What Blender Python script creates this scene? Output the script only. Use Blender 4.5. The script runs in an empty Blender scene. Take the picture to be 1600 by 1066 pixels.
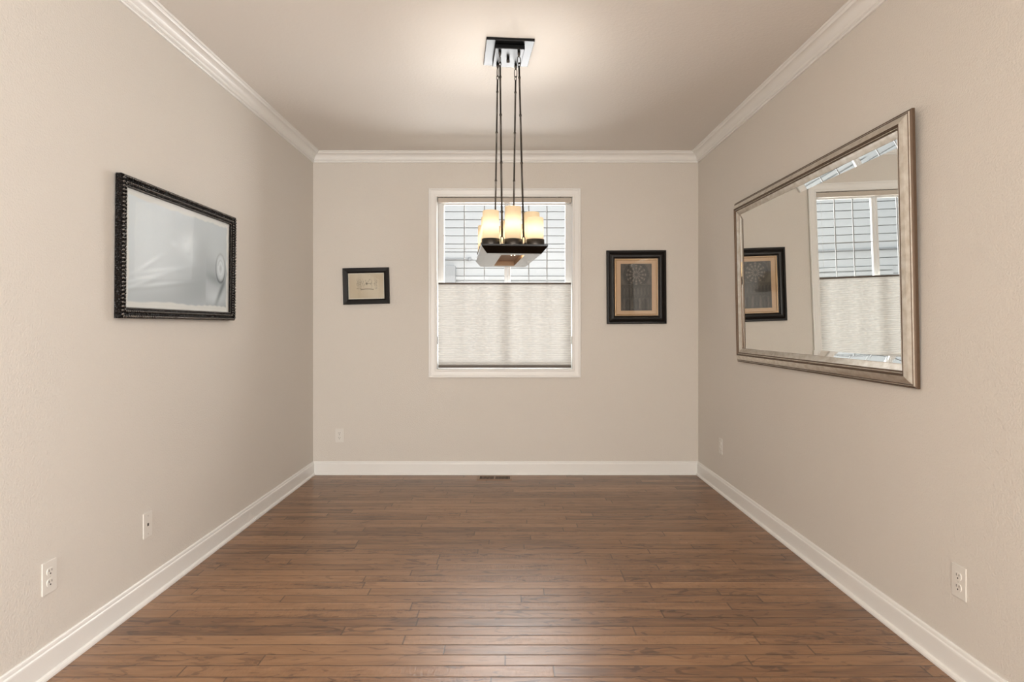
import bpy, bmesh, math, random
from mathutils import Matrix, Vector
random.seed(7)
S = bpy.context.scene
COL = S.collection
PI = math.pi

# ------------------------------------------------------------------ sizes (metres)
EYE = 1.24
XL, XR, YB, YF, H = -1.637, 1.584, 5.35, -3.6, 2.692
WX0, WX1, WZ0, WZ1 = -0.599, 0.530, 0.882, 2.321        # window opening in the back wall

# ------------------------------------------------------------------ node helpers
def new_mat(name):
    m = bpy.data.materials.new(name); m.use_nodes = True
    nt = m.node_tree
    return m, nt, nt.nodes['Principled BSDF']

def simple(name, col, rough=0.5, metal=0.0, **kw):
    m, nt, b = new_mat(name)
    b.inputs['Base Color'].default_value = (*col, 1)
    b.inputs['Roughness'].default_value = rough
    b.inputs['Metallic'].default_value = metal
    for k, v in kw.items():
        b.inputs[k.replace('_', ' ')].default_value = v
    return m

def N(nt, t, **kw):
    n = nt.nodes.new(t)
    for k, v in kw.items(): setattr(n, k, v)
    return n

def link(nt, a, b): nt.links.new(a, b)

def math_node(nt, op, a, b=None, c=None):
    n = N(nt, 'ShaderNodeMath', operation=op)
    for i, v in enumerate((a, b, c)):
        if v is None: continue
        if isinstance(v, (int, float)): n.inputs[i].default_value = v
        else: link(nt, v, n.inputs[i])
    return n.outputs[0]

def textured_paint(name, col, rough, bump, scale=170, dist=0.0012):
    """painted plaster with a fine orange-peel texture"""
    m, nt, b = new_mat(name)
    b.inputs['Base Color'].default_value = (*col, 1)
    b.inputs['Roughness'].default_value = rough
    tc = N(nt, 'ShaderNodeTexCoord')
    nz = N(nt, 'ShaderNodeTexNoise'); nz.inputs['Scale'].default_value = scale
    nz.inputs['Detail'].default_value = 2.0
    link(nt, tc.outputs['Object'], nz.inputs['Vector'])
    bp = N(nt, 'ShaderNodeBump'); bp.inputs['Strength'].default_value = bump
    bp.inputs['Distance'].default_value = dist
    link(nt, nz.outputs['Fac'], bp.inputs['Height'])
    link(nt, bp.outputs['Normal'], b.inputs['Normal'])
    return m

M = {}
M['wall'] = textured_paint('wall_paint', (0.735, 0.692, 0.635), 0.75, 0.7, 140, 0.003)
M['ceiling'] = textured_paint('ceiling_paint', (0.81, 0.775, 0.73), 0.85, 0.4, 70, 0.004)
M['trim'] = simple('white_trim_paint', (0.88, 0.87, 0.845), 0.35)
M['vinyl'] = simple('white_vinyl', (0.80, 0.80, 0.79), 0.4)
M['grid'] = simple('grey_grid_bars', (0.42, 0.43, 0.44), 0.5)
M['plate'] = simple('white_plastic', (0.80, 0.77, 0.72), 0.35)
M['hole'] = simple('dark_socket_hole', (0.012, 0.011, 0.010), 0.6)
M['screw'] = simple('painted_screw_head', (0.62, 0.58, 0.52), 0.35)
M['bronze'] = simple('dark_bronze_metal', (0.022, 0.022, 0.023), 0.35, 1.0)
M['tray_metal'] = simple('polished_bronze_metal', (0.040, 0.040, 0.041), 0.13, 1.0)
M['bronze_rod'] = simple('dark_bronze_rod', (0.06, 0.052, 0.045), 0.35, 0.8)
M['slot'] = simple('brown_tray_lining', (0.42, 0.28, 0.17), 0.6)
M['mirror'] = simple('silvered_mirror', (0.87, 0.88, 0.86), 0.0, 1.0)
M['champagne'] = None
M['glaze'] = simple('brown_glaze', (0.13, 0.085, 0.055), 0.4, 0.4)
M['bead'] = simple('rubbed_pewter_beads', (0.17, 0.16, 0.15), 0.2, 1.0)
M['black_wood'] = simple('black_satin_wood', (0.010, 0.008, 0.007), 0.33, 0.0, Specular_IOR_Level=0.22)
M['tan_fillet'] = simple('gilded_fillet', (0.42, 0.26, 0.13), 0.4, 0.3)
M['tan_mat'] = simple('tan_mat_board', (0.60, 0.41, 0.26), 0.8)
M['white_mat'] = simple('white_mat_board', (0.82, 0.82, 0.80), 0.8)
M['cream_mat'] = simple('cream_paper', (0.76, 0.71, 0.60), 0.85)
M['rail'] = simple('taupe_shade_rail', (0.10, 0.078, 0.06), 0.5)
M['headrail'] = simple('beige_headrail', (0.56, 0.50, 0.43), 0.5)
M['cord'] = simple('white_cord', (0.75, 0.73, 0.7), 0.7)
M['clip'] = simple('grey_clip', (0.22, 0.21, 0.2), 0.5)
M['register'] = simple('brown_register_metal', (0.30, 0.19, 0.125), 0.45, 0.2)
M['pit'] = simple('dark_duct', (0.012, 0.008, 0.006), 0.9)
M['soil'] = textured_paint('outdoor_gravel', (0.42, 0.40, 0.37), 0.9, 0.6, 30, 0.02)
M['box'] = simple('grey_utility_paint', (0.36, 0.37, 0.38), 0.6)
M['frosted_bulb'] = None

def make_champagne():
    m, nt, b = new_mat('champagne_silver_leaf')
    tc = N(nt, 'ShaderNodeTexCoord')
    mp = N(nt, 'ShaderNodeMapping'); mp.inputs['Scale'].default_value = (9, 9, 30)
    link(nt, tc.outputs['Object'], mp.inputs['Vector'])
    nz = N(nt, 'ShaderNodeTexNoise'); nz.inputs['Scale'].default_value = 3.0; nz.inputs['Detail'].default_value = 5
    link(nt, mp.outputs[0], nz.inputs['Vector'])
    cr = N(nt, 'ShaderNodeValToRGB')
    cr.color_ramp.elements[0].position = 0.3; cr.color_ramp.elements[0].color = (0.60, 0.55, 0.47, 1)
    cr.color_ramp.elements[1].position = 0.7; cr.color_ramp.elements[1].color = (0.80, 0.77, 0.71, 1)
    link(nt, nz.outputs['Fac'], cr.inputs[0]); link(nt, cr.outputs[0], b.inputs['Base Color'])
    b.inputs['Metallic'].default_value = 0.65; b.inputs['Roughness'].default_value = 0.33
    return m
M['champagne'] = make_champagne()

def make_carved():
    m, nt, b = new_mat('black_carved_lacquer')
    b.inputs['Base Color'].default_value = (0.005, 0.004, 0.004, 1)
    b.inputs['Roughness'].default_value = 0.16
    b.inputs['Specular IOR Level'].default_value = 0.22
    tc = N(nt, 'ShaderNodeTexCoord')
    v = N(nt, 'ShaderNodeTexVoronoi'); v.inputs['Scale'].default_value = 110
    link(nt, tc.outputs['Object'], v.inputs['Vector'])
    bp = N(nt, 'ShaderNodeBump'); bp.inputs['Strength'].default_value = 1.0; bp.inputs['Distance'].default_value = 0.006
    link(nt, v.outputs['Distance'], bp.inputs['Height']); link(nt, bp.outputs['Normal'], b.inputs['Normal'])
    return m
M['carved'] = make_carved()

def make_glass(name, refl=1.0):
    """thin pane: clear with a Fresnel mirror reflection"""
    m = bpy.data.materials.new(name); m.use_nodes = True
    nt = m.node_tree; nt.nodes.clear()
    out = N(nt, 'ShaderNodeOutputMaterial'); mix = N(nt, 'ShaderNodeMixShader')
    tr = N(nt, 'ShaderNodeBsdfTransparent'); tr.inputs[0].default_value = (0.97, 0.98, 0.98, 1)
    gl = N(nt, 'ShaderNodeBsdfGlossy'); gl.inputs['Roughness'].default_value = 0.0
    geo = N(nt, 'ShaderNodeNewGeometry'); dp = N(nt, 'ShaderNodeVectorMath', operation='DOT_PRODUCT')
    link(nt, geo.outputs['Normal'], dp.inputs[0]); link(nt, geo.outputs['Incoming'], dp.inputs[1])
    c = math_node(nt, 'ABSOLUTE', dp.outputs['Value'])
    p5 = math_node(nt, 'POWER', math_node(nt, 'SUBTRACT', 1.0, c), 5.0)      # Schlick reflectance of a thin pane
    f = math_node(nt, 'MULTIPLY', math_node(nt, 'MULTIPLY_ADD', p5, 0.92, 0.08), refl)
    link(nt, f, mix.inputs[0]); link(nt, tr.outputs[0], mix.inputs[1]); link(nt, gl.outputs[0], mix.inputs[2])
    link(nt, mix.outputs[0], out.inputs[0])
    return m
M['pane'] = make_glass('window_glass', 0.06)
M['glazing'] = make_glass('picture_glass', 0.45)
M['acrylic'] = make_glass('low_glare_picture_glass', 0.03)

def make_candle_glass():
    m = bpy.data.materials.new('amber_frosted_glass'); m.use_nodes = True
    nt = m.node_tree; nt.nodes.clear()
    out = N(nt, 'ShaderNodeOutputMaterial')
    tl = N(nt, 'ShaderNodeBsdfTranslucent'); tl.inputs[0].default_value = (0.088, 0.069, 0.045, 1)
    df = N(nt, 'ShaderNodeBsdfDiffuse'); df.inputs[0].default_value = (0.52, 0.44, 0.33, 1)
    mx = N(nt, 'ShaderNodeMixShader'); mx.inputs[0].default_value = 0.45
    link(nt, tl.outputs[0], mx.inputs[1]); link(nt, df.outputs[0], mx.inputs[2])
    em = N(nt, 'ShaderNodeEmission'); em.inputs[0].default_value = (1.0, 0.70, 0.40, 1); em.inputs[1].default_value = 0.30
    ad = N(nt, 'ShaderNodeAddShader')
    link(nt, mx.outputs[0], ad.inputs[0]); link(nt, em.outputs[0], ad.inputs[1])
    link(nt, ad.outputs[0], out.inputs[0])
    return m
M['candle'] = make_candle_glass()

def make_bulb():
    m = bpy.data.materials.new('lit_bulb'); m.use_nodes = True
    nt = m.node_tree; nt.nodes.clear()
    out = N(nt, 'ShaderNodeOutputMaterial'); em = N(nt, 'ShaderNodeEmission')
    em.inputs[0].default_value = (1, 0.86, 0.66, 1); em.inputs[1].default_value = 4.0
    link(nt, em.outputs[0], out.inputs[0]); return m
M['bulb'] = make_bulb()

def make_shade_fabric():
    m = bpy.data.materials.new('cellular_shade_fabric'); m.use_nodes = True
    nt = m.node_tree; nt.nodes.clear()
    out = N(nt, 'ShaderNodeOutputMaterial')
    tc = N(nt, 'ShaderNodeTexCoord')
    mp = N(nt, 'ShaderNodeMapping'); mp.inputs['Scale'].default_value = (18, 18, 260)
    link(nt, tc.outputs['Object'], mp.inputs['Vector'])
    nz = N(nt, 'ShaderNodeTexNoise'); nz.inputs['Scale'].default_value = 1.6; nz.inputs['Detail'].default_value = 4
    link(nt, mp.outputs[0], nz.inputs['Vector'])
    cr = N(nt, 'ShaderNodeValToRGB')
    cr.color_ramp.elements[0].position = 0.32; cr.color_ramp.elements[0].color = (0.69, 0.69, 0.67, 1)
    cr.color_ramp.elements[1].position = 0.66; cr.color_ramp.elements[1].color = (0.76, 0.76, 0.74, 1)
    link(nt, nz.outputs['Fac'], cr.inputs[0])
    tl = N(nt, 'ShaderNodeBsdfTranslucent'); df = N(nt, 'ShaderNodeBsdfDiffuse')
    link(nt, cr.outputs[0], tl.inputs[0]); link(nt, cr.outputs[0], df.inputs[0])
    mx = N(nt, 'ShaderNodeMixShader'); mx.inputs[0].default_value = 0.93
    link(nt, tl.outputs[0], mx.inputs[1]); link(nt, df.outputs[0], mx.inputs[2])
    link(nt, mx.outputs[0], out.inputs[0])
    return m
M['fabric'] = make_shade_fabric()

def make_siding():
    m, nt, b = new_mat('white_lap_siding')
    b.inputs['Roughness'].default_value = 0.6
    b.inputs['Base Color'].default_value = (0.535, 0.548, 0.555, 1)
    return m
M['siding'] = make_siding()

def make_floor():
    """three-inch hand-scraped boards running across the room"""
    m, nt, b = new_mat('hand_scraped_wood_floor')
    BW, BL = 0.0765, 0.92
    geo = N(nt, 'ShaderNodeNewGeometry'); sp = N(nt, 'ShaderNodeSeparateXYZ')
    link(nt, geo.outputs['Position'], sp.inputs[0])
    x, y = sp.outputs[0], sp.outputs[1]
    yr = math_node(nt, 'DIVIDE', math_node(nt, 'ADD', y, 20.0), BW)
    row = math_node(nt, 'FLOOR', yr); fy = math_node(nt, 'FRACT', yr)
    wn = N(nt, 'ShaderNodeTexWhiteNoise', noise_dimensions='1D'); link(nt, row, wn.inputs['W'])
    wn2 = N(nt, 'ShaderNodeTexWhiteNoise', noise_dimensions='1D'); link(nt, math_node(nt, 'ADD', row, 91.37), wn2.inputs['W'])
    ln = math_node(nt, 'MULTIPLY_ADD', wn2.outputs['Value'], 0.75, BL - 0.2)        # length of the boards in this row
    xr = math_node(nt, 'DIVIDE', math_node(nt, 'ADD', math_node(nt, 'ADD', x, 30.0), math_node(nt, 'MULTIPLY', wn.outputs['Value'], 7.0)), ln)
    cl = math_node(nt, 'FLOOR', xr); fx = math_node(nt, 'FRACT', xr)
    cv = N(nt, 'ShaderNodeCombineXYZ'); link(nt, row, cv.inputs[0]); link(nt, cl, cv.inputs[1])
    wb = N(nt, 'ShaderNodeTexWhiteNoise', noise_dimensions='2D'); link(nt, cv.outputs[0], wb.inputs['Vector'])
    bid = wb.outputs['Value']
    # distance to the board's edges in metres
    ey = math_node(nt, 'MULTIPLY', math_node(nt, 'MINIMUM', fy, math_node(nt, 'SUBTRACT', 1.0, fy)), BW)
    ex = math_node(nt, 'MULTIPLY', math_node(nt, 'MINIMUM', fx, math_node(nt, 'SUBTRACT', 1.0, fx)), ln)
    def groove(d, w):
        n = N(nt, 'ShaderNodeMapRange', interpolation_type='SMOOTHSTEP'); link(nt, d, n.inputs['Value'])
        n.inputs['From Min'].default_value = 0.0; n.inputs['From Max'].default_value = w
        n.inputs['To Min'].default_value = 1.0; n.inputs['To Max'].default_value = 0.0
        return n.outputs[0]
    gy, gx = groove(ey, 0.0048), groove(ex, 0.0052)
    g = math_node(nt, 'MAXIMUM', gy, gx)
    # grain coordinates: stretched along x, shifted per board
    gv = N(nt, 'ShaderNodeCombineXYZ')
    link(nt, math_node(nt, 'MULTIPLY_ADD', bid, 53.0, math_node(nt, 'MULTIPLY', x, 1.0)), gv.inputs[0])
    link(nt, math_node(nt, 'MULTIPLY_ADD', bid, 17.0, y), gv.inputs[1])
    def noise(sx, sy, detail, dist=0.0):
        mp = N(nt, 'ShaderNodeMapping'); mp.inputs['Scale'].default_value = (sx, sy, 1)
        link(nt, gv.outputs[0], mp.inputs['Vector'])
        n = N(nt, 'ShaderNodeTexNoise', noise_dimensions='2D'); n.inputs['Scale'].default_value = 1.0
        n.inputs['Detail'].default_value = detail; n.inputs['Distortion'].default_value = dist
        link(nt, mp.outputs[0], n.inputs['Vector']); return n.outputs['Fac']
    fine, broad, blot, chat = noise(6, 150, 4), noise(3.6, 22, 3, 0.8), noise(8, 24, 3, 1.4), noise(75, 26, 1, 0.6)
    cr = N(nt, 'ShaderNodeValToRGB')
    e = cr.color_ramp.elements
    e[0].position = 0.0; e[0].color = (0.094, 0.042, 0.019, 1)
    e[1].position = 1.0; e[1].color = (0.385, 0.212, 0.108, 1)
    k = e.new(0.5); k.color = (0.262, 0.133, 0.062, 1)
    tone = math_node(nt, 'MULTIPLY_ADD', bid, 0.46, 0.27)
    tone = math_node(nt, 'ADD', tone, math_node(nt, 'MULTIPLY', math_node(nt, 'SUBTRACT', fine, 0.5), 0.42))
    tone = math_node(nt, 'ADD', tone, math_node(nt, 'MULTIPLY', math_node(nt, 'SUBTRACT', broad, 0.5), 0.85))
    # dark mineral streaks and knots
    mk = N(nt, 'ShaderNodeMapRange', interpolation_type='SMOOTHSTEP'); link(nt, blot, mk.inputs['Value'])
    mk.inputs['From Min'].default_value = 0.58; mk.inputs['From Max'].default_value = 0.70
    mk.inputs['To Min'].default_value = 0.0; mk.inputs['To Max'].default_value = 1.0
    tone = math_node(nt, 'SUBTRACT', tone, math_node(nt, 'MULTIPLY', mk.outputs[0], 0.34))
    # cross-grain tool chatter on some boards only
    ch_on = math_node(nt, 'GREATER_THAN', math_node(nt, 'FRACT', math_node(nt, 'MULTIPLY', bid, 7.31)), 0.72)
    chv = math_node(nt, 'MULTIPLY', math_node(nt, 'SUBTRACT', chat, 0.5), ch_on)
    tone = math_node(nt, 'ADD', tone, math_node(nt, 'MULTIPLY', chv, 0.28))
    link(nt, tone, cr.inputs[0])
    mxc = N(nt, 'ShaderNodeMix', data_type='RGBA')
    link(nt, math_node(nt, 'MULTIPLY', g, 0.78), mxc.inputs['Factor'])
    link(nt, cr.outputs[0], mxc.inputs['A']); mxc.inputs['B'].default_value = (0.030, 0.016, 0.010, 1)
    link(nt, mxc.outputs['Result'], b.inputs['Base Color'])
    # relief: grooves, scraped waves along the boards, chatter
    hgt = math_node(nt, 'MULTIPLY', math_node(nt, 'MAXIMUM', gy, math_node(nt, 'MULTIPLY', gx, 0.15)), -1.0)
    hgt = math_node(nt, 'ADD', hgt, math_node(nt, 'MULTIPLY', broad, 0.9))
    hgt = math_node(nt, 'ADD', hgt, math_node(nt, 'MULTIPLY', fine, 0.35))
    hgt = math_node(nt, 'ADD', hgt, math_node(nt, 'MULTIPLY', chv, 0.6))
    bp = N(nt, 'ShaderNodeBump'); bp.inputs['Strength'].default_value = 0.30; bp.inputs['Distance'].default_value = 0.0035
    link(nt, hgt, bp.inputs['Height']); link(nt, bp.outputs['Normal'], b.inputs['Normal'])
    rg = math_node(nt, 'MULTIPLY_ADD', fine, 0.14, 0.29)
    link(nt, rg, b.inputs['Roughness'])
    b.inputs['IOR'].default_value = 1.66
    return m
M['floor'] = make_floor()

def make_print(name, rough=0.6):
    m, nt, b = new_mat(name)
    a = N(nt, 'ShaderNodeVertexColor'); a.layer_name = 'ink'
    link(nt, a.outputs['Color'], b.inputs['Base Color']); b.inputs['Roughness'].default_value = rough
    return m

# ------------------------------------------------------------------ mesh helpers
def box(bm, x0, x1, y0, y1, z0, z1, mi=0, bevel=0.0):
    vs = [bm.verts.new((x, y, z)) for z in (z0, z1) for y in (y0, y1) for x in (x0, x1)]
    fs = []
    for q in ((0, 2, 3, 1), (4, 5, 7, 6), (0, 1, 5, 4), (2, 6, 7, 3), (0, 4, 6, 2), (1, 3, 7, 5)):
        f = bm.faces.new([vs[i] for i in q]); f.material_index = mi; fs.append(f)
    if bevel > 0:
        es = list({e for f in fs for e in f.edges})
        bmesh.ops.bevel(bm, geom=es, offset=bevel, segments=2, affect='EDGES', profile=0.5)

def sheet(bm, x0, x1, y0, y1, z):
    bm.faces.new([bm.verts.new(p) for p in ((x0, y0, z), (x1, y0, z), (x1, y1, z), (x0, y1, z))])

def lathe(bm, prof, n=24, cx=0, cy=0, mi=0, caps=True):
    """prof: list of (r, z)"""
    rings = []
    for r, z in prof:
        rings.append([bm.verts.new((cx + r * math.cos(2 * PI * i / n), cy + r * math.sin(2 * PI * i / n), z)) for i in range(n)])
    for a, b in zip(rings, rings[1:]):
        for i in range(n):
            f = bm.faces.new((a[i], a[(i + 1) % n], b[(i + 1) % n], b[i])); f.material_index = mi; f.smooth = True
    if caps:
        f = bm.faces.new(list(reversed(rings[0]))); f.material_index = mi
        f = bm.faces.new(rings[-1]); f.material_index = mi

def tube(bm, pts, radii, n=10, closed=False, mi=0):
    pts = [Vector(p) for p in pts]
    if isinstance(radii, (int, float)): radii = [radii] * len(pts)
    L = len(pts); rings = []; up = None
    for i, p in enumerate(pts):
        a = pts[(i - 1) % L] if (closed or i > 0) else p
        c = pts[(i + 1) % L] if (closed or i < L - 1) else p
        d = (c - a).normalized()
        if up is None:
            up = d.orthogonal().normalized()
        up = (up - d * up.dot(d)).normalized()
        s = d.cross(up)
        rings.append([bm.verts.new(p + (up * math.cos(2 * PI * k / n) + s * math.sin(2 * PI * k / n)) * radii[i]) for k in range(n)])
    for i in range(L if closed else L - 1):
        a, b = rings[i], rings[(i + 1) % L]
        for k in range(n):
            f = bm.faces.new((a[k], a[(k + 1) % n], b[(k + 1) % n], b[k])); f.smooth = True; f.material_index = mi
    if not closed:
        bm.faces.new(list(reversed(rings[0]))); bm.faces.new(rings[-1])

def dome(bm, c, r, mi=0):
    """small bead standing off a surface (z up)"""
    prev = None
    for a in (-0.5, 0.1, 0.6, 1.1):
        cur = [bm.verts.new((c[0] + r * math.cos(a) * math.cos(2 * PI * i / 8), c[1] + r * math.cos(a) * math.sin(2 * PI * i / 8), c[2] + r * math.sin(a))) for i in range(8)]
        if prev:
            for i in range(8):
                f = bm.faces.new((prev[i], prev[(i + 1) % 8], cur[(i + 1) % 8], cur[i])); f.smooth = True; f.material_index = mi
        prev = cur
    f = bm.faces.new(prev); f.smooth = True; f.material_index = mi

def rect_sweep(bm, W, Hh, prof, mis=None, smooth=False):
    """mitred picture-frame moulding. prof: (inset from the outer edge, height off the wall)"""
    rings = []
    for sx, sy in ((-1, -1), (1, -1), (1, 1), (-1, 1)):
        rings.append([bm.verts.new((sx * (W / 2 - d), sy * (Hh / 2 - d), h)) for d, h in prof])
    for c in range(4):
        a, b = rings[c], rings[(c + 1) % 4]
        for i in range(len(prof) - 1):
            f = bm.faces.new((a[i], b[i], b[i + 1], a[i + 1])); f.smooth = smooth
            if mis: f.material_index = mis[i]

def build(name, bm, mats, parent=None, recalc=True):
    if recalc: bmesh.ops.recalc_face_normals(bm, faces=bm.faces[:])
    me = bpy.data.meshes.new(name); bm.to_mesh(me); bm.free()
    for m in (mats if isinstance(mats, (list, tuple)) else [mats]): me.materials.append(m)
    o = bpy.data.objects.new(name, me); COL.objects.link(o)
    if parent is not None: o.parent = parent
    return o

def empty(name, mat=None, loc=None):
    o = bpy.data.objects.new(name, None); COL.objects.link(o); o.empty_display_size = 0.05
    if mat is not None: o.matrix_world = mat
    if loc is not None: o.location = loc
    return o

def tag(o, label, cat, group=None):
    o['label'] = label; o['category'] = cat
    if group: o['group'] = group
    return o

def struct(o):
    o['kind'] = 'structure'; return o

def on_wall(side, a, z, off=0.0, roll=0.0, lean=0.0):
    """frame whose x runs right, y up and z out of the wall as one faces it; a = position along the wall"""
    if side == 'back':  R = Matrix(((1, 0, 0), (0, 0, -1), (0, 1, 0))); t = Vector((a, YB - off, z))
    if side == 'left':  R = Matrix(((0, 0, 1), (1, 0, 0), (0, 1, 0))); t = Vector((XL + off, a, z))
    if side == 'right': R = Matrix(((0, 0, -1), (-1, 0, 0), (0, 1, 0))); t = Vector((XR - off, a, z))
    return Matrix.Translation(t) @ R.to_4x4() @ Matrix.Rotation(roll, 4, 'Z') @ Matrix.Rotation(lean, 4, 'X')

# ------------------------------------------------------------------ room shell
bm = bmesh.new(); box(bm, XL - 0.14, XR + 0.14, YF - 0.14, YB + 0.14, -0.12, 0.0)
struct(build('floor', bm, M['floor']))
bm = bmesh.new(); box(bm, XL - 0.14, XR + 0.14, YF - 0.14, YB + 0.14, H, H + 0.12)
struct(build('ceiling', bm, M['ceiling']))
bm = bmesh.new(); box(bm, XL - 0.14, XL, YF, YB, 0, H); struct(build('wall_left', bm, M['wall']))
# behind the camera: invented openings in the right and front walls, added for the fill lamps
SY0, SY1, SZ0, SZ1 = -3.0, -0.9, 0.5, 2.35
bm = bmesh.new(); a, b = XR, XR + 0.14
box(bm, a, b, SY1, YB, 0, H); box(bm, a, b, YF, SY0, 0, H); box(bm, a, b, SY0, SY1, 0, SZ0); box(bm, a, b, SY0, SY1, SZ1, H)
struct(build('wall_right', bm, M['wall']))

def wall_with_hole(name, y0, y1, x0, x1, z0, z1):
    bm = bmesh.new()
    box(bm, XL - 0.14, x0, y0, y1, 0, H); box(bm, x1, XR + 0.14, y0, y1, 0, H)
    box(bm, x0, x1, y0, y1, 0, z0); box(bm, x0, x1, y0, y1, z1, H)
    return struct(build(name, bm, M['wall']))
wall_with_hole('wall_back', YB, YB + 0.14, WX0 - 0.012, WX1 + 0.012, WZ0 - 0.012, WZ1 + 0.012)
wall_with_hole('wall_front', YF - 0.14, YF, -1.5, -0.45, 0.2, 2.4)

# mouldings: profile (out from the wall, height) run round left, back and right walls with mitred corners
def run_moulding(prefix, prof, names):
    path = [(XL, YF), (XL, YB), (XR, YB), (XR, YF)]
    def at(i, a):
        x, y = path[i]
        x += a if x == XL else -a
        if i in (1, 2): y -= a
        return x, y
    for i, nm in enumerate(names):
        bm = bmesh.new(); r = []
        for j in (i, i + 1):
            r.append([bm.verts.new((*at(j, a), z)) for a, z in prof])
        for k in range(len(prof)):
            k2 = (k + 1) % len(prof)
            bm.faces.new((r[0][k], r[1][k], r[1][k2], r[0][k2]))
        bm.faces.new(r[0]); bm.faces.new(list(reversed(r[1])))
        struct(build(nm, bm, M['trim']))
crown = [(0, -0.086), (0.009, -0.086), (0.012, -0.082), (0.012, -0.076), (0.009, -0.072), (0.016, -0.069), (0.018, -0.063)]
for i in range(9):                                                  # the big cove
    t = i / 8 * PI / 2
    crown.append((0.056 - 0.036 * math.cos(t), -0.060 + 0.040 * math.sin(t)))
crown += [(0.059, -0.016), (0.062, -0.010), (0.068, -0.008), (0.072, -0.004), (0.072, -0.0005), (0, -0.0005)]
run_moulding('crown', [(a, H + b) for a, b in crown], ['trim_1', 'trim_2', 'trim_3'])
base = [(0, 0.0005), (0.025, 0.0005), (0.025, 0.008), (0.022, 0.015), (0.017, 0.0185), (0.0135, 0.0195), (0.0135, 0.088),
        (0.0125, 0.093), (0.009, 0.097), (0.0085, 0.104), (0.007, 0.109), (0.004, 0.112), (0, 0.112)]
run_moulding('base', base, ['baseboard_left', 'baseboard_back', 'baseboard_right'])

# ------------------------------------------------------------------ window
wc = on_wall('back', (WX0 + WX1) / 2, (WZ0 + WZ1) / 2)
win = struct(empty('window_1', wc))
W, Hw = WX1 - WX0, WZ1 - WZ0
bm = bmesh.new()
rect_sweep(bm, W + 0.14, Hw + 0.14, [(0, 0.0), (0, 0.016), (0.003, 0.020), (0.012, 0.020), (0.016, 0.016), (0.024, 0.014),
                                     (0.050, 0.012), (0.058, 0.015), (0.064, 0.014), (0.069, 0.010), (0.070, 0.0)])
build('casing', bm, M['trim'], win)
bm = bmesh.new()
rect_sweep(bm, W + 0.024, Hw + 0.024, [(0, 0.0), (0.012, 0.0), (0.012, -0.139), (0, -0.139), (0, 0)])
build('jamb', bm, M['trim'], win)
bm = bmesh.new()      # vinyl frame and the two sashes either side of the centre mullion
rect_sweep(bm, W, Hw, [(0, -0.085), (0.026, -0.085), (0.026, -0.138), (0, -0.138), (0, -0.085)])
build('window_frame', bm, M['vinyl'], win)
mx = -0.010 + 0.0335                         # centre line of the mullion, local x
sash_z = (-0.118, -0.092)
for a, b in ((-W / 2 + 0.026, mx - 0.002), (mx + 0.002, W / 2 - 0.026)):
    s = empty('sash'); s.parent = win
    s.matrix_parent_inverse = Matrix.Identity(4)
    cx, sw, sh = (a + b) / 2, b - a, Hw - 0.052
    s.location = (cx, 0, 0)
    bm = bmesh.new()
    rect_sweep(bm, sw, sh, [(0, -0.092), (0.022, -0.092), (0.024, -0.098), (0.024, -0.118), (0, -0.118), (0, -0.092)])
    build('sash_rail', bm, M['vinyl'], s)
    bm = bmesh.new()
    gw = 0.0048
    for k in (1, 2):
        gx = -sw / 2 + 0.024 + (sw - 0.048) * (k - 0.0) / 3
        box(bm, gx - gw, gx + gw, -sh / 2 + 0.02, sh / 2 - 0.02, -0.109, -0.103)
    for gy in (0.30, -0.22):
        box(bm, -sw / 2 + 0.02, sw / 2 - 0.02, gy - 0.0028, gy + 0.0028, -0.1085, -0.1035)
    build('grid_bars', bm, M['grid'], s)
    bm = bmesh.new(); sheet(bm, -sw / 2 + 0.02, sw / 2 - 0.02, -sh / 2 + 0.02, sh / 2 - 0.02, -0.1012); build('pane', bm, M['pane'], s)

# cellular shade hung inside the window opening
def zpx(y, d=YB): return EYE + (510 - y) * d / 1000
sh = tag(empty('cellular_shade', Matrix.Translation((0, YB + 0.028, 0))),
         'off white cellular shade lowered to cover the lower half of the window', 'window shade')
sx0, sx1 = WX0 + 0.005, WX1 - 0.005
bm = bmesh.new(); box(bm, sx0, sx1, -0.020, 0.020, WZ1 - 0.044, WZ1 - 0.004, bevel=0.003); build('head_rail', bm, M['headrail'], sh)
zr = zpx(443)
bm = bmesh.new(); box(bm, sx0 + 0.003, sx1 - 0.003, -0.014, 0.014, zr - 0.007, zr + 0.008, bevel=0.003); build('middle_rail', bm, M['rail'], sh)
zb = WZ0 + 0.010
bm = bmesh.new(); box(bm, sx0 + 0.003, sx1 - 0.003, -0.015, 0.015, zb, zb + 0.022, bevel=0.003); build('bottom_rail', bm, M['rail'], sh)
bm = bmesh.new()
z0, z1 = zb + 0.022, zr - 0.007
n = 36
for sgn in (-1,):
    prev = None
    for i in range(n * 2 + 1):
        z = z0 + (z1 - z0) * i / (n * 2)
        yy = sgn * (0.006 + (0.0045 if i % 2 else 0.0))
        cur = [bm.verts.new((sx0 + 0.003, yy, z)), bm.verts.new((sx1 - 0.003, yy, z))]
        if prev: bm.faces.new((prev[0], prev[1], cur[1], cur[0]))
        prev = cur
prev = None                                            # the last cells lie stacked on the bottom rail
for i in range(13):
    z = z0 + 0.030 * i / 12
    cur = [bm.verts.new((sx0 + 0.003, 0.006 + (0.004 if i % 2 else 0.0), z)), bm.verts.new((sx1 - 0.003, 0.006 + (0.004 if i % 2 else 0.0), z))]
    if prev: bm.faces.new((prev[0], prev[1], cur[1], cur[0]))
    prev = cur
build('pleated_fabric', bm, M['fabric'], sh)
for x in (sx0 + 0.05, sx1 - 0.05):
    bm = bmesh.new(); tube(bm, [(x, 0, zr + 0.006), (x, 0, WZ1 - 0.042)], 0.0007, 6); build('lift_cord', bm, M['cord'], sh)
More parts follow.
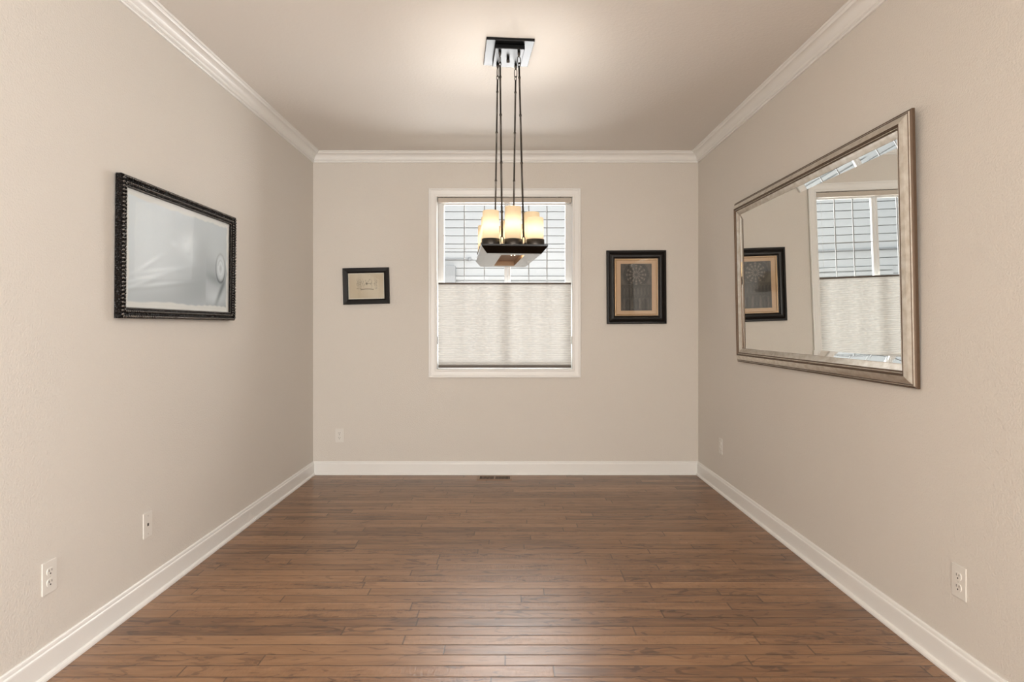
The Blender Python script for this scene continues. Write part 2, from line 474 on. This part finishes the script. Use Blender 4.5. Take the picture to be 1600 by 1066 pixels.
for x in (sx0 + 0.066, sx1 - 0.10):
    bm = bmesh.new(); box(bm, x - 0.012, x + 0.012, -0.022, 0.005, WZ1 - 0.0045, WZ1 - 0.0005, bevel=0.001); build('bracket', bm, M['clip'], sh)
for x0, x1 in ((WX0 + 0.0003, WX0 + 0.004), (WX1 - 0.004, WX1 - 0.0003)):
    bm = bmesh.new(); box(bm, x0, x1, -0.018, 0.006, zpx(538), zpx(526), bevel=0.001); build('side_clip', bm, M['clip'], sh)

# ------------------------------------------------------------------ outside
nb = tag(empty('neighbor_house', loc=(0, 8.9, -0.3)), 'pale neighbouring house with lap siding seen through the window', 'house')
bm = bmesh.new()
lap = 0.112
prof = []
z = 0.0
while z < 4.4:
    prof += [(-0.024, z), (-0.018, z + lap - 0.011), (0.012, z + lap - 0.010), (0.012, z + lap - 0.001)]
    z += lap
rows = [[bm.verts.new((x, y, zz)) for y, zz in prof] for x in (-6, 6)]
for i in range(len(prof) - 1):
    bm.faces.new((rows[0][i], rows[1][i], rows[1][i + 1], rows[0][i + 1]))
box(bm, -6, 6, 0.02, 0.2, 0, 4.4)
build('siding_wall', bm, M['siding'], nb)
bm = bmesh.new()
for k in range(5):
    zz = 1.90 + k * 0.070
    box(bm, -2.2, 2.2, -0.06, -0.02, zz, zz + 0.05)
build('slatted_skirt', bm, M['siding'], nb)
bm = bmesh.new(); box(bm, -1.05, -0.73, -0.16, -0.07, 1.98, 2.37, bevel=0.01); build('utility_box', bm, M['box'], nb)
bm = bmesh.new(); tube(bm, [(-2.6, -0.05, 2.47), (-0.55, -0.05, 2.47)], 0.014, 10)
bmesh.ops.create_uvsphere(bm, u_segments=12, v_segments=8, radius=0.028, matrix=Matrix.Translation((-0.54, -0.05, 2.47)))
build('pipe', bm, M['box'], nb)
bm = bmesh.new(); box(bm, -8, 8, -9, 12, -0.5, -0.3); struct(build('ground', bm, M['soil']))

# ------------------------------------------------------------------ outlets, jack, register
def screw(bm, y):
    lathe(bm, [(0.0034, 0.0), (0.0034, 0.0008), (0.0018, 0.0014), (0.0004, 0.0014)], 12)
def make_outlet():
    root = empty('electrical_outlet')
    bm = bmesh.new(); box(bm, -0.036, 0.036, -0.058, 0.058, 0.0005, 0.0058, bevel=0.0022); build('cover_plate', bm, M['plate'], root)
    for s in (1, -1):
        bm = bmesh.new(); cy = 0.0195 * s
        pts = []
        for i in range(40):
            t = 2 * PI * i / 40
            px, py = 0.0172 * math.cos(t), max(-0.0128, min(0.0128, 0.0172 * math.sin(t)))
            pts.append((px, cy + py))
        lo = [bm.verts.new((a, b, 0.0057)) for a, b in pts]; hi = [bm.verts.new((a * 0.97, cy + (b - cy) * 0.97, 0.0082)) for a, b in pts]
        for i in range(40): bm.faces.new((lo[i], lo[(i + 1) % 40], hi[(i + 1) % 40], hi[i]))
        bm.faces.new(hi)
        r = build('receptacle', bm, M['plate'], root)
        bm = bmesh.new()
        box(bm, -0.0078, -0.0054, cy + 0.0000, cy + 0.0086, 0.0080, 0.0084)
        box(bm, 0.0054, 0.0078, cy + 0.0012, cy + 0.0084, 0.0080, 0.0084)
        bmesh.ops.create_cone(bm, cap_ends=True, segments=16, radius1=0.0030, radius2=0.0030, depth=0.0004, matrix=Matrix.Translation((0, cy - 0.0068, 0.0082)))
        build('slots', bm, M['hole'], r)
    bm = bmesh.new(); lathe(bm, [(0.0034, 0.0056), (0.0034, 0.0066), (0.002, 0.0071), (0.0004, 0.0071)], 12); build('screw', bm, M['screw'], root)
    return root
def copy_tree(o, parent=None):
    c = o.copy(); COL.objects.link(c)
    if parent is not None: c.parent = parent
    for ch in list(o.children): copy_tree(ch, c)
    return c
proto = make_outlet()
OUT = [('left', 2.275, 0.349, 'white duplex outlet low on the left wall, nearest the camera'),
       ('back', -1.414, 0.327, 'white duplex outlet low on the back wall under the small picture'),
       ('right', 4.775, 0.345, 'white duplex outlet low on the right wall near the far corner'),
       ('right', 2.247, 0.343, 'white duplex outlet low on the right wall below the mirror, nearest the camera')]
src = [proto] + [copy_tree(proto) for _ in OUT[1:]]
for o, (side, a, z, lb) in zip(src, OUT):
    o.matrix_world = on_wall(side, a, z); tag(o, lb, 'electrical outlet', 'duplex wall outlets')
jk = tag(empty('phone_outlet', on_wall('left', 2.895, 0.342)), 'white phone jack plate with one dark port on the left wall', 'phone jack')
bm = bmesh.new(); box(bm, -0.035, 0.035, -0.057, 0.057, 0.0005, 0.0056, bevel=0.002); build('cover_plate', bm, M['plate'], jk)
bm = bmesh.new(); box(bm, -0.0060, 0.0060, -0.0055, 0.0075, 0.0054, 0.0060); build('port', bm, M['hole'], jk)
for s in (1, -1):
    bm = bmesh.new(); lathe(bm, [(0.0034, 0.0), (0.0034, 0.0008), (0.0018, 0.0014), (0.0004, 0.0014)], 12)
    o = build('screw', bm, M['screw'], jk); o.location = (0, 0.0405 * s, 0.0054)

rg = tag(empty('floor_register', loc=(-0.115, 5.225, 0.0)), 'brown metal floor register in the wood floor by the back baseboard', 'floor vent')
bm = bmesh.new()
RW, RD = 0.288, 0.150
prof = [(0, 0.0004), (0.003, 0.004), (0.020, 0.0055), (0.022, 0.0045), (0.022, 0.0008)]
rect_sweep(bm, RW, RD, prof)
box(bm, -0.006, 0.006, -RD / 2 + 0.02, RD / 2 - 0.02, 0.001, 0.005)
build('rim', bm, M['register'], rg)
bm = bmesh.new(); box(bm, -RW / 2 + 0.02, RW / 2 - 0.02, -RD / 2 + 0.02, RD / 2 - 0.02, 0.0004, 0.0010); build('duct_opening', bm, M['pit'], rg)
bm = bmesh.new()
for s in (-1, 1):
    for k in range(11):
        x = s * (0.013 + k * 0.0100)
        box(bm, x - 0.0016, x + 0.0016, -RD / 2 + 0.021, RD / 2 - 0.021, 0.0011, 0.0045)
build('louver', bm, M['register'], rg)

# ------------------------------------------------------------------ pictures
def art_grid(bm, W, Hh, z, fn, nx, ny):
    lay = bm.loops.layers.float_color.new('ink')
    vs = [[bm.verts.new((-W / 2 + W * i / nx, -Hh / 2 + Hh * j / ny, z)) for i in range(nx + 1)] for j in range(ny + 1)]
    cols = [[fn(i / nx, j / ny) for i in range(nx + 1)] for j in range(ny + 1)]
    for j in range(ny):
        for i in range(nx):
            f = bm.faces.new((vs[j][i], vs[j][i + 1], vs[j + 1][i + 1], vs[j + 1][i]))
            for l, (a, b) in zip(f.loops, ((j, i), (j, i + 1), (j + 1, i + 1), (j + 1, i))):
                l[lay] = (*cols[a][b], 1)
def lin(r, g, b):
    return tuple(((c / 255 + 0.055) / 1.055) ** 2.4 if c > 10 else c / 255 / 12.92 for c in (r, g, b))
def mix3(a, b, t): return tuple(p + (q - p) * t for p, q in zip(a, b))
def gs(u, v, cu, cv, su, sv, rot=0.0):
    du, dv = u - cu, v - cv
    a, b = du * math.cos(rot) + dv * math.sin(rot), -du * math.sin(rot) + dv * math.cos(rot)
    return math.exp(-(a / su) ** 2 - (b / sv) ** 2)
def sst(a, b, x):
    t = max(0, min(1, (x - a) / (b - a))); return t * t * (3 - 2 * t)

# large picture, left wall
def art_large(u, v):
    k = 212.0 + 12 * (1 - u) * v + 7 * math.sin(3 * u + 2 * v)  # print tone, with the glass's pale window reflection painted in on the left
    k -= 38 * gs(u, v, 0.62, 0.20, 0.26, 0.26)
    k -= 20 * gs(u, v, 0.25, 0.05, 0.30, 0.14)
    k -= 16 * gs(u, v, 0.72, 0.50, 0.10, 0.30)
    k -= 14 * gs(u, v, 0.53, 0.62, 0.20, 0.30)
    k += 34 * gs(u, v, 0.53, 0.66, 0.075, 0.11, -0.25)
    k += 12 * gs(u, v, 0.57, 0.52, 0.05, 0.06)
    k -= 26 * gs(u, v, 0.550, 0.565, 0.022, 0.008)
    k -= 24 * gs(u, v, 0.510, 0.690, 0.020, 0.009) + 24 * gs(u, v, 0.582, 0.672, 0.016, 0.008)
    k -= 14 * gs(u, v, 0.560, 0.625, 0.008, 0.025)
    k += 16 * gs(u, v, 0.40, 0.63, 0.035, 0.03)
    for cu, cv, su, ro in ((0.20, 0.28, 0.26, 0.42), (0.30, 0.36, 0.20, 0.30), (0.14, 0.22, 0.16, 0.50), (0.26, 0.21, 0.24, 0.24), (0.18, 0.40, 0.14, 0.75)):
        k += 20 * gs(u, v, cu, cv, su, 0.016, ro) - 9 * gs(u, v, cu + 0.01, cv - 0.03, su, 0.018, ro)
    e = sst(0.728, 0.734, u)  # panel edge in the print, doubling as the edge of the painted reflection
    right = 176 + 20 * v + 6 * math.sin(15 * v + 5 * u)
    right -= 30 * gs(u, v, 0.84, 0.34, 0.13, 0.055, -0.35)
    right += 34 * gs(u, v, 0.83, 0.12, 0.14, 0.10)
    d = math.hypot((u - 0.905) / 0.052, (v - 0.48) / 0.15)
    right += 46 * math.exp(-((d - 0.55) / 0.40) ** 2)
    right -= 58 * math.exp(-((d - 1.10) / 0.10) ** 2)
    right -= 40 * math.exp(-((d - 0.62) / 0.08) ** 2) * (1 if v > 0.5 else 0.3)
    right -= 70 * gs(u, v, 0.905, 0.20, 0.020, 0.15, -0.35)
    vmix = sst(0.62, 0.40, v) * e + e * 0.45 * sst(1.0, 0.5, v)
    k = k * (1 - min(1, vmix)) + right * min(1, vmix)
    edge = min(u, 1 - u, v * 0.6, (1 - v) * 0.6) + 0.005 * math.sin(13 * u + 4 * v) * math.cos(9 * v + 21 * u * v) + 0.002 * math.sin(67 * u * u + 41 * v)
    w = sst(0.026, 0.014, edge)
    c = lin(max(40, k - 9), max(40, k - 0.5), min(255, k + 5))
    return mix3(c, lin(226, 227, 224), w)
PW, PH = 1.105, 0.604
pic = tag(empty('framed_picture', on_wall('left', 3.205, 1.576, 0.004, math.radians(0.0), math.radians(0.6))),
          'large framed grey portrait print in carved black frame on the left wall', 'picture', None)
bm = bmesh.new()
NS = 150
prof = [(0, 0.0), (0, 0.024), (0.004, 0.029), (0.010, 0.031), (0.016, 0.028), (0.019, 0.024), (0.024, 0.025), (0.030, 0.028), (0.036, 0.026), (0.040, 0.020), (0.043, 0.021), (0.046, 0.018), (0.048, 0.010)]
amp = [0, 0.0, 0.0044, 0.0060, 0.0044, 0.001, 0.0032, 0.0050, 0.0032, 0, 0.0030, 0.0022, 0]
cor = ((-1, -1), (1, -1), (1, 1), (-1, 1))
for c in range(4):
    (ax, ay), (bx_, by_) = cor[c], cor[(c + 1) % 4]
    side = PW if ay == by_ else PH
    ns = int(side / 0.0035)
    rows = []
    for i in range(ns + 1):
        t = i / ns; row = []
        for (d, h), am in zip(prof, amp):
            p0 = (ax * (PW / 2 - d), ay * (PH / 2 - d)); p1 = (bx_ * (PW / 2 - d), by_ * (PH / 2 - d))
            ph = t * side / 0.0208 * 2 * PI
            w = (math.sin(ph + d * 420) * 0.7 + 0.5 * math.sin(ph * 2.37 - d * 900)) if d < 0.038 else math.sin(ph * 2)
            row.append(bm.verts.new((p0[0] + (p1[0] - p0[0]) * t, p0[1] + (p1[1] - p0[1]) * t, h + am * w * (0 if i in (0, ns) else 1))))
        rows.append(row)
    for a, b in zip(rows, rows[1:]):
        for k in range(len(prof) - 1): 
            f = bm.faces.new((a[k], b[k], b[k + 1], a[k + 1])); f.smooth = True
bmesh.ops.remove_doubles(bm, verts=bm.verts[:], dist=1e-5)
for d, h, r, pitch in ((0.0085, 0.030, 0.0062, 0.0165), (0.0300, 0.0265, 0.0052, 0.0140), (0.0440, 0.0205, 0.0030, 0.0080)):
    for c in range(4):
        (ax, ay), (bx_, by_) = cor[c], cor[(c + 1) % 4]
        p0 = Vector((ax * (PW / 2 - d), ay * (PH / 2 - d), h)); p1 = Vector((bx_ * (PW / 2 - d), by_ * (PH / 2 - d), h))
        nb_ = int((p1 - p0).length / pitch)
        for i in range(nb_):
            q_ = p0 + (p1 - p0) * ((i + 0.5) / nb_)
            dome(bm, q_, r, 1)
build('frame', bm, [M['carved'], M['bead']], pic)
bm = bmesh.new(); box(bm, -PW / 2 + 0.02, PW / 2 - 0.02, -PH / 2 + 0.02, PH / 2 - 0.02, 0.001, 0.009); build('mat_board', bm, M['white_mat'], pic)
bm = bmesh.new(); art_grid(bm, PW - 0.118, PH - 0.122, 0.0096, art_large, 260, 150); build('print', bm, make_print('grey_portrait_print'), pic, recalc=False)
bm = bmesh.new(); sheet(bm, -PW / 2 + 0.045, PW / 2 - 0.045, -PH / 2 + 0.045, PH / 2 - 0.045, 0.0125); build('glazing', bm, M['acrylic'], pic)

# small picture, back wall left
def art_small(u, v):
    k = mix3(lin(214, 202, 180), lin(205, 190, 165), 0.5 + 0.5 * math.sin(5 * u + 3 * v))
    ink = 0.0
    for cu, h in ((0.235, 0.32), (0.275, 0.36), (0.315, 0.36), (0.345, 0.34), (0.40, 0.30), (0.65, 0.30), (0.755, 0.30), (0.80, 0.34)):
        ink += 0.55 * gs(u, v, cu + 0.012 * math.sin(30 * v), 0.62, 0.012, h * 0.5) * (0.6 + 0.4 * math.sin(90 * v + 40 * cu))
    ink += 0.9 * gs(u, v, 0.51, 0.60, 0.022, 0.045)
    ink += 0.5 * gs(u, v, 0.58, 0.60, 0.09, 0.010)
    for cu, cv in ((0.48, 0.72), (0.56, 0.70), (0.60, 0.76), (0.44, 0.55)): ink += 0.4 * gs(u, v, cu, cv, 0.012, 0.03)
    bow = 0.345 + 0.03 * math.cos((u - 0.52) * 7)
    ink += 0.55 * math.exp(-((v - bow) / 0.016) ** 2) * (1 if 0.33 < u < 0.72 else 0)
    for cu in (0.24, 0.33, 0.79): ink += 0.35 * gs(u, v, cu, 0.40, 0.03, 0.018)
    ink *= 1 if 0.1 < u < 0.92 else 0
    return mix3(k, lin(96, 84, 70), max(0, min(0.85, ink * 1.5)))
p2 = tag(empty('framed_picture', on_wall('back', (572.8 - 795) * YB / 1000, zpx(447.2), 0.003, math.radians(1.3))),
         'small landscape sketch in flat black frame on back wall left of the window', 'picture')
w2, h2 = 0.386, 0.303
bm = bmesh.new(); rect_sweep(bm, w2, h2, [(0, 0), (0, 0.020), (0.002, 0.022), (0.030, 0.020), (0.040, 0.016), (0.043, 0.014), (0.043, 0.006)]); build('frame', bm, M['black_wood'], p2)
bm = bmesh.new(); box(bm, -w2 / 2 + 0.03, w2 / 2 - 0.03, -h2 / 2 + 0.03, h2 / 2 - 0.03, 0.001, 0.0065); build('mat_board', bm, M['cream_mat'], p2)
bm = bmesh.new(); art_grid(bm, w2 - 0.104, h2 - 0.104, 0.0070, art_small, 150, 110); build('print', bm, make_print('sketch_print'), p2, recalc=False)
bm = bmesh.new(); sheet(bm, -w2 / 2 + 0.041, w2 / 2 - 0.041, -h2 / 2 + 0.041, h2 / 2 - 0.041, 0.0095); build('glazing', bm, M['glazing'], p2)

# church engraving, back wall right
def art_church(u, v):
    asp = 1.50
    k = 58 + 10 * math.sin(7 * v + 2) + 5 * math.sin(61 * u) * math.sin(47 * v)
    cu, cv = 0.50, 0.765
    du, dv = (u - cu), (v - cv) * asp
    r = math.hypot(du, dv); th = math.atan2(dv, du)
    if r < 0.34:
        petals = (0.5 + 0.5 * math.cos(12 * th)) ** 1.2
        ring = sst(0.33, 0.31, r) * sst(0.06, 0.09, r)
        k = 46 + 84 * petals * ring * (0.7 + 0.3 * math.cos(60 * r))
        k += 40 * math.exp(-((r - 0.065) / 0.02) ** 2) - 12 * math.exp(-((r - 0.335) / 0.012) ** 2)
    elif r < 0.41 and v > cv - 0.2:
        k = 44 + 8 * math.sin(40 * th)
    elif v > 0.55: k = 74 + 8 * math.sin(30 * u + 20 * v)
    if v < 0.51:
        arc = 0.5 + 0.5 * math.cos(u * 2 * PI * 9)
        band = 1 if 0.34 < v < 0.48 else 0
        k += 24 * arc * band
        if v < 0.30:
            k += 26 * (0.5 + 0.5 * math.cos(u * 2 * PI * 8 + 0.6)) * sst(0.02, 0.06, v) * sst(0.29, 0.24, v)
            for dx in (0.22, 0.50, 0.78):
                dd = math.hypot((u - dx) / 0.085, max(0, v - 0.15) / 0.10)
                if dd < 1: k -= 26
        k += 12 * math.exp(-((v - 0.32) / 0.008) ** 2) + 12 * math.exp(-((v - 0.50) / 0.008) ** 2)
    k = max(20, k * 0.86)
    return lin(k * 1.06, k * 0.97, k * 0.86)
p3 = tag(empty('framed_picture', on_wall('back', (993.8 - 795) * YB / 1000, zpx(449), 0.003, math.radians(0.35))),
         'dark rose window engraving in tan mat and deep black frame right of the window', 'picture')
w3, h3 = 0.497, 0.613
bm = bmesh.new(); rect_sweep(bm, w3, h3, [(0, 0), (0, 0.020), (0.004, 0.026), (0.018, 0.027), (0.022, 0.022), (0.030, 0.026), (0.042, 0.030), (0.056, 0.028), (0.062, 0.020), (0.068, 0.018), (0.070, 0.008)]); build('frame', bm, M['black_wood'], p3)
bm = bmesh.new(); rect_sweep(bm, w3 - 0.138, h3 - 0.138, [(0, 0.007), (0, 0.013), (0.008, 0.012), (0.014, 0.0075), (0.014, 0.006)]); build('fillet', bm, M['tan_fillet'], p3)
bm = bmesh.new(); box(bm, -w3 / 2 + 0.06, w3 / 2 - 0.06, -h3 / 2 + 0.06, h3 / 2 - 0.06, 0.001, 0.0062); build('mat_board', bm, M['tan_mat'], p3)
bm = bmesh.new(); art_grid(bm, w3 - 0.238, h3 - 0.222, 0.0066, art_church, 130, 190); build('print', bm, make_print('engraving_print'), p3, recalc=False)
bm = bmesh.new(); sheet(bm, -w3 / 2 + 0.069, w3 / 2 - 0.069, -h3 / 2 + 0.069, h3 / 2 - 0.069, 0.0150); build('glazing', bm, M['glazing'], p3)

# ------------------------------------------------------------------ mirror, right wall
MW, MH = 1.925, 1.080
LEAN = math.radians(1.15)
mr = tag(empty('wall_mirror', on_wall('right', (2.456 + 4.381) / 2, 0.999, 0.004, 0, LEAN)),
         'large wide mirror in a champagne silver frame hanging on the right wall', 'mirror')
prof = [(0, 0.0), (0, 0.011), (0.003, 0.0145), (0.006, 0.0125), (0.008, 0.0165), (0.011, 0.0190), (0.014, 0.0175), (0.016, 0.0200),
        (0.030, 0.0290), (0.046, 0.0365), (0.049, 0.034), (0.053, 0.036), (0.056, 0.031), (0.060, 0.032), (0.063, 0.027), (0.066, 0.0265),
        (0.076, 0.023), (0.090, 0.0165), (0.0925, 0.0150), (0.0925, 0.008)]
gl, ch = 1, 0
mis = [gl, gl, gl, gl, ch, gl, gl, ch, ch, gl, gl, gl, ch, gl, gl, ch, ch, ch, gl]
bm = bmesh.new(); rect_sweep(bm, MW, MH, prof, mis); o = build('frame', bm, [M['champagne'], M['glaze']], mr); o.location = (0, MH / 2, 0)
bm = bmesh.new()
gw, gh = MW - 0.183, MH - 0.183
def ring(dx, dt, db, zt, zb):
    return [bm.verts.new((sx * (gw / 2 - dx), (gh / 2 - dt) if sy > 0 else -(gh / 2 - db), zt if sy > 0 else (zb if sx > 0 else min(zb, 0.0070)))) for sx, sy in cor]
r0, r1, rb = ring(0, 0, 0, 0.0142, 0.0128), ring(0.007, 0.033, 0.027, 0.0060, 0.0060), ring(0, 0, 0, 0.0040, 0.0040)
NB = 160
lo, li = [], []
for k in range(NB + 1):
    t = k / NB
    lo.append(r0[0] if k == 0 else r0[1] if k == NB else bm.verts.new((-gw / 2 + gw * t, -gh / 2, 0.0070 + 0.0078 * sst(0.598, 0.612, t) - 0.0020 * sst(0.60, 1.0, t))))
    li.append(r1[0] if k == 0 else r1[1] if k == NB else bm.verts.new((-gw / 2 + 0.007 + (gw - 0.014) * t, -gh / 2 + 0.027, 0.0060)))
for k in range(NB): bm.faces.new((lo[k], lo[k + 1], li[k + 1], li[k]))
for i in range(1, 4):
    bm.faces.new((r0[i], r0[(i + 1) % 4], r1[(i + 1) % 4], r1[i])); bm.faces.new((rb[i], rb[(i + 1) % 4], r0[(i + 1) % 4], r0[i]))
bm.faces.new([rb[0], rb[1]] + list(reversed(lo)))
bm.faces.new(li + [r1[2], r1[3]]); bm.faces.new(list(reversed(rb)))
o = build('mirror_glass', bm, M['mirror'], mr); o.location = (0, MH / 2, 0)

# ------------------------------------------------------------------ chandelier
CX, CY, YAW = -0.004, 3.377, math.radians(5.0)
ch_root = tag(empty('chandelier', Matrix.Translation((CX, CY, H)) @ Matrix.Rotation(YAW, 4, 'Z')),
              'dark bronze rectangular chandelier with lit candle shades hanging from the ceiling', 'chandelier')
def Z(a): return a - (H - EYE)                          # height above the eye -> local z
bm = bmesh.new()
box(bm, -0.122, 0.122, -0.160, 0.160, -0.0145, -0.0003, bevel=0.002)
cano = build('canopy', bm, M['bronze'], ch_root)
bm = bmesh.new(); box(bm, -0.076, 0.076, -0.118, 0.118, -0.038, -0.0145, bevel=0.003); build('canopy_cover', bm, M['bronze'], cano)
bm = bmesh.new(); lathe(bm, [(0.0075, -0.038), (0.0085, -0.044), (0.0085, -0.058), (0.006, -0.062), (0.001, -0.062)], 16); build('finial', bm, M['bronze_rod'], cano)
def link_loop(bm, p, d, ln, wd, r, twist):
    d = Vector(d).normalized(); s = d.orthogonal().normalized(); s = Matrix.Rotation(twist, 3, d) @ s
    pts = []
    for i in range(20):
        t = 2 * PI * i / 20
        a, b = math.cos(t) * wd, math.sin(t)
        pts.append(Vector(p) + s * a + d * ((ln - wd) * (1 if b > 0 else -1) * min(1, abs(b) * 3) + wd * b))
    tube(bm, pts, r, 8, closed=True)
tray_top = Z(0.386)
for su in (-1, 1):
    for sv in (-1, 1):
        top = Vector((su * 0.049, sv * 0.082, -0.038)); bot = Vector((su * 0.0525, sv * 0.285, tray_top - 0.004))
        bm = bmesh.new()
        lathe(bm, [(0.0075, -0.038), (0.0078, -0.046), (0.005, -0.058), (0.0028, -0.064)], 14, top.x, top.y)
        build('ceiling_hook', bm, M['bronze_rod'], ch_root)
        a = top + Vector((0, 0, -0.026)); dirv = (bot - a).normalized()
        bm = bmesh.new(); link_loop(bm, a + dirv * 0.018, dirv, 0.020, 0.0085, 0.0022, 0.3 * su); link_loop(bm, a + dirv * 0.044, dirv, 0.011, 0.0065, 0.0022, 1.6)
        build('chain_link', bm, M['bronze_rod'], ch_root)
        p0, p1 = a + dirv * 0.052, bot - dirv * 0.052
        L = (p1 - p0).length
        pts, rad = [], []
        def add(t, r): pts.append(p0 + dirv * t); rad.append(r)
        add(0, 0.0048)
        for f in (0.07, 0.30, 0.58, 0.86):
            t = f * L
            for dt, r in ((-0.005, 0.0048), (-0.0045, 0.0066), (0.0045, 0.0066), (0.005, 0.0048)): add(t + dt, r)
        add(L, 0.0048)
        bm = bmesh.new(); tube(bm, pts, rad, 12); build('rod', bm, M['bronze_rod'], ch_root)
        bm = bmesh.new(); link_loop(bm, p1 + dirv * 0.020, dirv, 0.022, 0.0085, 0.0022, 0.2)
        link_loop(bm, p1 + dirv * 0.046, dirv, 0.010, 0.006, 0.0022, 1.5)
        build('chain_link', bm, M['bronze_rod'], ch_root)
# tray: sloped sides, open slot below, plate above
zb_, zt_ = Z(0.345), tray_top
BWd, BLn, TWd, TLn = 0.130, 0.345, 0.157, 0.375
bm = bmesh.new()
def quad_ring(a, b, z): return [bm.verts.new((sx * a, sy * b, z)) for sx, sy in cor]
q = [quad_ring(0.057, 0.275, zb_ + 0.026), quad_ring(0.057, 0.275, zb_), quad_ring(BWd, BLn, zb_), quad_ring(TWd, TLn, zt_ - 0.008), quad_ring(TWd, TLn, zt_), quad_ring(TWd - 0.01, TLn - 0.01, zt_), quad_ring(TWd - 0.012, TLn - 0.012, zt_ - 0.006)]
for k, (a, b) in enumerate(zip(q, q[1:])):
    for i in range(4):
        f = bm.faces.new((a[i], a[(i + 1) % 4], b[(i + 1) % 4], b[i])); f.material_index = 1 if k == 0 else 0
bm.faces.new(q[-1]); f = bm.faces.new(list(reversed(q[0]))); f.material_index = 1
build('tray', bm, [M['tray_metal'], M['slot']], ch_root)
for v in (-0.215,):
    bm = bmesh.new()
    for du in (-0.008, 0.008):
        lathe(bm, [(0.001, zb_ + 0.004), (0.0045, zb_ + 0.007), (0.0050, zb_ + 0.016), (0.0030, zb_ + 0.0255)], 12, 0.006 + du, v)
    build('bulb', bm, M['bulb'], ch_root)
CR = 0.0415
lamps = []
def candle(u, v, top):
    zt = zt_ - 0.006
    bm = bmesh.new()
    c0 = Z(0.420)
    lathe(bm, [(CR + 0.001, zt), (CR + 0.0025, zt + 0.002), (CR + 0.0025, c0), (CR + 0.0005, c0 + 0.001), (CR - 0.002, c0 - 0.004), (CR - 0.004, zt + 0.006)], 36, u, v)
    cup = build('candle_cup', bm, M['bronze_rod'], ch_root)
    bm = bmesh.new(); zz = Z(top)
    pr = [(CR - 0.0015, c0 - 0.006)]
    for i in range(1, 9): pr.append((CR - 0.0015 - 0.0005 * i / 8, c0 - 0.006 + (zz - 0.004 - c0 + 0.006) * i / 8))
    pr += [(CR - 0.0035, zz - 0.001), (CR - 0.006, zz)]
    lathe(bm, pr, 40, u, v, caps=False)
    build('candle_shade', bm, M['candle'], cup)
    lamps.append((u, v, c0 + 0.45 * (zz - c0)))
rowsv = (-0.285, -0.1425, 0.0, 0.1425, 0.285)
for v, l, r in zip(rowsv, (0.557, 0.551, 0.530, 0.545, 0.574), (0.526, 0.577, 0.535, 0.560, 0.535)):
    candle(-0.108, v, l); candle(0.108, v, r)
for v, t in ((-0.285, 0.578), (0.0, 0.555), (0.285, 0.570)): candle(0.0, v, t)

# ------------------------------------------------------------------ lights
def light(name, typ, loc, rot, energy, col, **kw):
    d = bpy.data.lights.new(name, typ); d.energy = energy; d.color = col
    for k, v in kw.items(): setattr(d, k, v)
    o = bpy.data.objects.new(name, d); COL.objects.link(o); o.location = loc; o.rotation_euler = rot
    return o
rotm = Matrix.Rotation(YAW, 4, 'Z')
light('tray_bulb_light', 'POINT', Matrix.Translation((CX, CY, H)) @ rotm @ Vector((0.006, -0.19, zb_ + 0.010)), (0, 0, 0), 0.35, (1.0, 0.80, 0.55), shadow_soft_size=0.006)
for i, (u, v, z) in enumerate(lamps):
    p = Matrix.Translation((CX, CY, H)) @ rotm @ Vector((u, v, z))
    light('candle_bulb_light', 'POINT', p, (0, 0, 0), 1.8, (1.0, 0.95, 0.88), shadow_soft_size=0.012)
# daylight through the window in the back wall and two added fill lamps in the openings behind the camera
light('window_daylight', 'AREA', (0.62, 7.9, 2.1), (-PI / 2, 0, 0), 560.0, (1.0, 0.98, 0.96), shape='RECTANGLE', size=2.5, size_y=4.0)
light('side_fill_light', 'AREA', (XR + 0.05, (SY0 + SY1) / 2, (SZ0 + SZ1) / 2), (0, PI / 2, 0), 160.0, (0.96, 0.985, 1.0), shape='RECTANGLE', size=SZ1 - SZ0 - 0.04, size_y=SY1 - SY0 - 0.04)
light('front_fill_light', 'AREA', (-0.975, YF - 0.06, 1.3), (PI / 2, 0, 0), 125.0, (1.0, 0.96, 0.90), shape='RECTANGLE', size=1.0, size_y=2.15)

w = bpy.data.worlds.new('overcast_sky'); S.world = w; w.use_nodes = True
bg = w.node_tree.nodes['Background']; bg.inputs[0].default_value = (0.92, 0.96, 1.0, 1); bg.inputs[1].default_value = 1.15

# ------------------------------------------------------------------ camera
cam = bpy.data.cameras.new('camera'); co = bpy.data.objects.new('camera', cam); COL.objects.link(co)
co.location = (0, 0, EYE); co.rotation_euler = (PI / 2, 0, 0)
cam.sensor_width = 36.0; cam.lens = 22.5; cam.shift_x = 5 / 1600; cam.shift_y = -23 / 1600; cam.clip_start = 0.02
S.camera = co
vs = S.view_settings
vs.view_transform = 'Standard'; vs.look = 'None'; vs.exposure = 0.12; vs.gamma = 1.0; vs.use_curve_mapping = False
